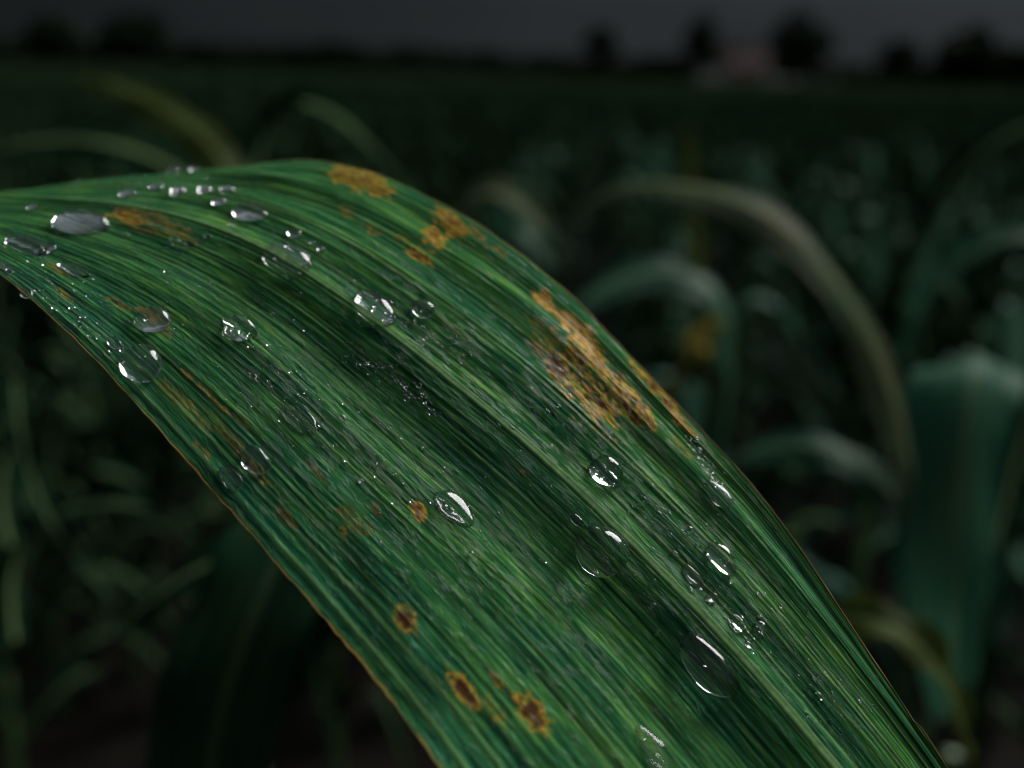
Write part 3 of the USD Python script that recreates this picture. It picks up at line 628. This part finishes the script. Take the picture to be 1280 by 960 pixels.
hero_plant('maize plant at the upper right with two leaves rising towards the frame edge', at(1110, 420, 1.15), .80, [
    ([(1130, 450, 1.15), (1165, 360, 1.13), (1215, 315, 1.11), (1290, 290, 1.1), (1360, 300, 1.1)], [.03, .04, .045, .04, .005], (.2, .85, .4), 'wet_green_leaf', .2),
    ([(1120, 430, 1.2), (1170, 260, 1.2), (1230, 190, 1.2), (1300, 150, 1.2), (1380, 150, 1.2)], [.03, .04, .045, .04, .005], (.2, .85, .4), 'green_leaf', .2)])

# the rows of the field
rows = []
row_dir = math.radians(8)
for rx in np.arange(-40, 40, .60):
    for s in np.arange(.2, NEAR_END + 2, .165):
        x = rx + s * math.sin(row_dir) * .6 + RNG.normal(0, .03); y = s + RNG.normal(0, .03)
        if abs(x) > y * .85 + .6: continue
        rows.append((x, y, RNG.uniform(0, 360), RNG.uniform(.86, 1.05), int(RNG.integers(0, 5) if x > -.02 * y else RNG.integers(5, 9))))  # left plants take only dark kinds: dimness there put into leaf colour
rows = [r if r[1] > 1.45 else r[:3] + (r[3] * .74, r[4]) for r in rows if r[1] > (.85 if r[0] > -.12 else 1.6)]
rows.sort(key=lambda r: r[1])
seen = [r for r in rows if abs(r[0]) < r[1] * .52 + .15]
near = seen[:285]; rest = [r for r in rows if r not in set(near)]
# the crop goes on beside and behind the viewer
for rx in np.arange(-3.6, 3.6, .60):
    for s in np.arange(-1.2, 3.2, .165):
        x = rx + s * .083 + RNG.normal(0, .03); y = s + RNG.normal(0, .03)
        if abs(x) > y * .85 + .6 and math.hypot(x, y) > .62 and math.hypot(x - STALK[0], y - STALK[1]) > .22:
            rest.append((x, y, RNG.uniform(0, 360), RNG.uniform(.9, 1.05), int(RNG.integers(0, 3))))
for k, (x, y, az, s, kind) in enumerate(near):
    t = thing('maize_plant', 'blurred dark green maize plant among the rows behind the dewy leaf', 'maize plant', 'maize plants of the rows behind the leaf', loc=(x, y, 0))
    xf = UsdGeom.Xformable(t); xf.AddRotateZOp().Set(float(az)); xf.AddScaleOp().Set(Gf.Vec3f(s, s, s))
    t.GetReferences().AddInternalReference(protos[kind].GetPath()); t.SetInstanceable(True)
# the rest of the field stands as one mass
pi = UsdGeom.PointInstancer.Define(stage, '/World/maize_field')
tag(pi.GetPrim(), 'dark green maize field stretching away behind the nearer rows', 'maize field', kind='stuff')
targets = []
for k in range(3):
    x = UsdGeom.Xform.Define(stage, f'/World/maize_field/plant_{k:03d}' if k else '/World/maize_field/plant')
    make_plant(x.GetPrim(), 300 + k, .72 + .05 * k, 8, ('green_leaf', 'dull_green_leaf'))
    targets.append(x.GetPath())
pi.CreatePrototypesRel().SetTargets(targets)
rest = np.array(rest)
pi.CreatePositionsAttr(Vt.Vec3fArray.FromNumpy(np.stack([rest[:, 0], rest[:, 1], 0 * rest[:, 0]], -1).astype(np.float32)))
pi.CreateProtoIndicesAttr(Vt.IntArray.FromNumpy((rest[:, 4].astype(np.int32)) % 3))
pi.CreateOrientationsAttr(Vt.QuathArray([Gf.Quath(math.cos(math.radians(a_) / 2), 0, 0, math.sin(math.radians(a_) / 2)) for a_ in rest[:, 2]]))
pi.CreateScalesAttr(Vt.Vec3fArray.FromNumpy(np.repeat(rest[:, 3:4], 3, 1).astype(np.float32)))

# beyond it the plants stand in blocks of many
clump = []
for k in range(3):
    rng = np.random.default_rng(700 + k); vs, fs, us, o_ = [], [], [], 0
    for _ in range(330):
        bx, by = np.round(rng.uniform(-1.5, 1.5) / .5) * .5 + rng.normal(0, .04), rng.uniform(-1.5, 1.5); az = rng.uniform(0, 2 * np.pi); d = np.array([math.cos(az), math.sin(az), 0])
        z0 = rng.uniform(.1, .45); Ln = rng.uniform(.35, .6); b_ = np.array([bx, by, z0]); hh = Ln * rng.uniform(.35, .75)
        (v, q_), uv = blade_mesh([b_, b_ + d * Ln * .2 + [0, 0, hh * .7], b_ + d * Ln * .5 + [0, 0, hh], b_ + d * Ln * .85 + [0, 0, hh * rng.uniform(.1, .7)]], .07, [-d[1], d[0], rng.normal(0, .2)], .25, 7, 3)
        vs.append(v); fs.append(q_ + o_); us.append(uv); o_ += len(v)
    clump.append((np.vstack(vs), np.vstack(fs), np.vstack(us)))
far = UsdGeom.PointInstancer.Define(stage, '/World/far_maize_field')
tag(far.GetPrim(), 'far end of the dark maize field just below the tree line', 'maize field', kind='stuff')
targets = []
for k, (v, q_, uv) in enumerate(clump):
    x = UsdGeom.Xform.Define(stage, f'/World/far_maize_field/plant_block_{k:03d}' if k else '/World/far_maize_field/plant_block')
    part(x.GetPrim(), 'leaf', (v, q_), MAT['green_leaf'], smooth=True, uv=uv); targets.append(x.GetPath())
far.CreatePrototypesRel().SetTargets(targets)
cells = [(x + RNG.normal(0, .1), y + RNG.normal(0, .1)) for y in np.arange(NEAR_END + 2, FIELD_END, 2.7) for x in np.arange(-(y * .8 + 3), y * .8 + 3, 2.7)]
far.CreatePositionsAttr(Vt.Vec3fArray.FromNumpy(np.array([(x, y, 0) for x, y in cells], np.float32)))
far.CreateProtoIndicesAttr(Vt.IntArray.FromNumpy(RNG.integers(0, 3, len(cells)).astype(np.int32)))
hq = [(math.cos(h_), math.sin(h_)) for h_ in RNG.integers(0, 2, len(cells)) * (np.pi / 2)]
far.CreateOrientationsAttr(Vt.QuathArray([Gf.Quath(c_, 0, 0, s_) for c_, s_ in hq]))
far.CreateScalesAttr(Vt.Vec3fArray.FromNumpy(np.ones((len(cells), 3), np.float32)))

# ------------------------------------------------------------------ trees and the house on the horizon
def tree(x_px, y_top, half_w, dist, label, base_px=None, group=None, seed=0, name='tree', kind='round', cat='tree'):
    """a tree whose crown top is seen at y_top and whose half width is half_w pixels, dist metres away"""
    rng = np.random.default_rng(500 + seed)
    p = px(x_px, y_top - 11, dist); H = max(p[2], 2.0); r = 1.22 * half_w * dist / FPX
    t = thing(name, label, cat, group, loc=(p[0], p[1], 0))
    cz = H - r * .95; hh = r * .98
    low = max(.8, cz - hh)
    zt = np.linspace(0, cz, 7)
    part(t, 'trunk', tube(np.stack([.02 * zt * math.sin(seed), 0 * zt, zt], -1), .06 * r * (1 - .5 * zt / cz) + .05, 8), MAT['tree_bark'], smooth=True)
    if H < 2 * r: cz = H * .52; hh = H * .48
    # clumps of leaves through the crown
    nc = int(40 + 8 * rng.random()); d = rng.normal(size=(nc, 3)); d /= np.linalg.norm(d, axis=1, keepdims=True)
    cen = d * rng.uniform(.25, .82, (nc, 1)) * [r, r, hh]
    for kk in range(4):
        e = cen[kk * 3] * .8 + [0, 0, cz]
        s0 = np.array([0, 0, cz * .55])
        part(t, 'branch', tube(np.stack([s0 + (e - s0) * q_ for q_ in (0, .35, .7, 1)]), [.04 * r, .03 * r, .02 * r, .01 * r], 6), MAT['tree_bark'], smooth=True)
    n = 90
    c_ = np.repeat(cen, n, 0); g = rng.normal(size=(len(c_), 3)); g /= np.linalg.norm(g, axis=1, keepdims=True)
    q0 = c_ + g * (rng.random((len(c_), 1)) ** .45) * (rng.uniform(.22, .40, nc).repeat(n)[:, None]) * [r, r, hh] + [0, 0, cz]
    u_ = rng.normal(size=q0.shape); u_ /= np.linalg.norm(u_, axis=1, keepdims=True); w_ = np.cross(u_, rng.normal(size=q0.shape)); w_ /= np.linalg.norm(w_, axis=1, keepdims=True)
    s_ = (rng.uniform(.06, .12, (len(q0), 1))) * r
    v = np.stack([q0 - u_ * s_, q0 + w_ * s_ * .7, q0 + u_ * s_, q0 - w_ * s_ * .7], 1).reshape(-1, 3)
    v[:, 2] = np.maximum(v[:, 2], .4)
    part(t, 'crown', (v, np.arange(len(v)).reshape(-1, 4)), MAT['tree_crown'])
    return t

D = 190.0
tree(68, 22, 36, D, 'left of the two round dark trees above the field at far left', seed=1)
tree(163, 16, 42, D, 'right, larger one of the two round dark trees at far left', seed=2)
tree(752, 40, 22, D, 'small lone dark tree in the middle of the horizon', seed=3)
tree(879, 30, 28, D, 'dark tree hugging the left side of the pinkish house', seed=4)
tree(1004, 27, 36, D, 'big round dark tree at the right side of the pinkish house', seed=5)
tree(1128, 58, 24, D, 'small dark tree between two big round ones at right', seed=6)
tree(1218, 38, 46, D, 'biggest round dark tree near the right end of the horizon', seed=7)
tree(1292, 62, 30, D, 'dark tree cut off by the right frame edge on the horizon', seed=8)

def hedge(x0, x1, y0, y1, dist, label, seed):
    """a low wooded strip on the horizon between two pixel columns, its top running from y0 to y1"""
    rng = np.random.default_rng(800 + seed)
    n = 5200; t = rng.random(n); p = px(x0 + (x1 - x0) * t, y0 + (y1 - y0) * t, dist + rng.normal(0, 2.5, n))
    top = p[:, 2] * (.82 + .25 * meshkit.noise(np.stack([p[:, 0] * .16, 0 * t, 0 * t + seed], -1), 4))
    q0 = np.stack([p[:, 0], p[:, 1], np.maximum(top, 1.0) * (rng.random(n) ** .7) + .3], -1)
    u_ = rng.normal(size=q0.shape); u_ /= np.linalg.norm(u_, axis=1, keepdims=True); w_ = np.cross(u_, rng.normal(size=q0.shape)); w_ /= np.linalg.norm(w_, axis=1, keepdims=True)
    s_ = rng.uniform(.3, .7, (n, 1))
    v = np.stack([q0 - u_ * s_, q0 + w_ * s_ * .7, q0 + u_ * s_, q0 - w_ * s_ * .7], 1).reshape(-1, 3)
    h = part(None, 'wood_edge', (v, np.arange(len(v)).reshape(-1, 4)), MAT['tree_crown'])
    tag(h, label, 'wood', kind='stuff')
hedge(-120, 210, 48, 50, D + 14, 'dark wood behind the two round trees at far left', 1)
hedge(200, 420, 50, 52, D + 10, 'low dark wood right of the two left trees', 2)
hedge(400, 720, 50, 72, D + 8, 'long low wood sinking towards the middle of the horizon', 3)
hedge(700, 870, 72, 72, D + 8, 'low hedge around the small lone tree', 4)
hedge(1020, 1360, 82, 88, D + 8, 'low hedge between the trees at the right', 5)

# the house
hp = px(930, 92, D - 9); ho = np.array([hp[0], hp[1], 0.0])
top = px(930, 60, D - 9)[2]; ridge = px(925, 40, D - 9)[2]; hw, hd = 23 * D / FPX, 3.0
hs = thing('farmhouse', 'farmhouse with pinkish wall and grey roof between two dark trees', 'house', loc=ho)
def box(x0, x1, y0, y1, z0, z1):
    b = trimesh.creation.box((x1 - x0, y1 - y0, z1 - z0)); b.apply_translation(((x0 + x1) / 2, (y0 + y1) / 2, (z0 + z1) / 2)); return b
part(hs, 'wall', box(-hw, hw, -hd, hd, 0, top), MAT['house_wall'])
e_ = .35
rv = np.array([[-hw - e_, -hd - e_, top + .004], [hw + e_, -hd - e_, top + .004], [hw + e_, hd + e_, top + .004], [-hw - e_, hd + e_, top + .004], [-hw + 1.6, 0, ridge], [hw - 1.6, 0, ridge]])
roof = part(hs, 'roof', (rv, np.array([[0, 1, 5], [0, 5, 4], [2, 3, 4], [2, 4, 5], [1, 2, 5], [3, 0, 4], [0, 3, 2], [0, 2, 1]])), MAT['house_roof'])
part(roof, 'chimney', box(-1.6, -1.0, -.3, .3, ridge - .8, ridge + .7), MAT['house_wall'])
for wx in (-2.3, -1.1, 1.3, 2.4):
    wn = part(hs, 'window', box(wx - .45, wx + .45, -hd - .03, -hd + .1, 1.3, 2.6), MAT['window_dark'])
    part(wn, 'sill', box(wx - .55, wx + .55, -hd - .12, -hd - .032, 1.18, 1.298), MAT['house_roof'])
part(hs, 'door', box(-.3, .6, -hd - .04, -hd + .1, .05, 2.15), MAT['door_wood'])
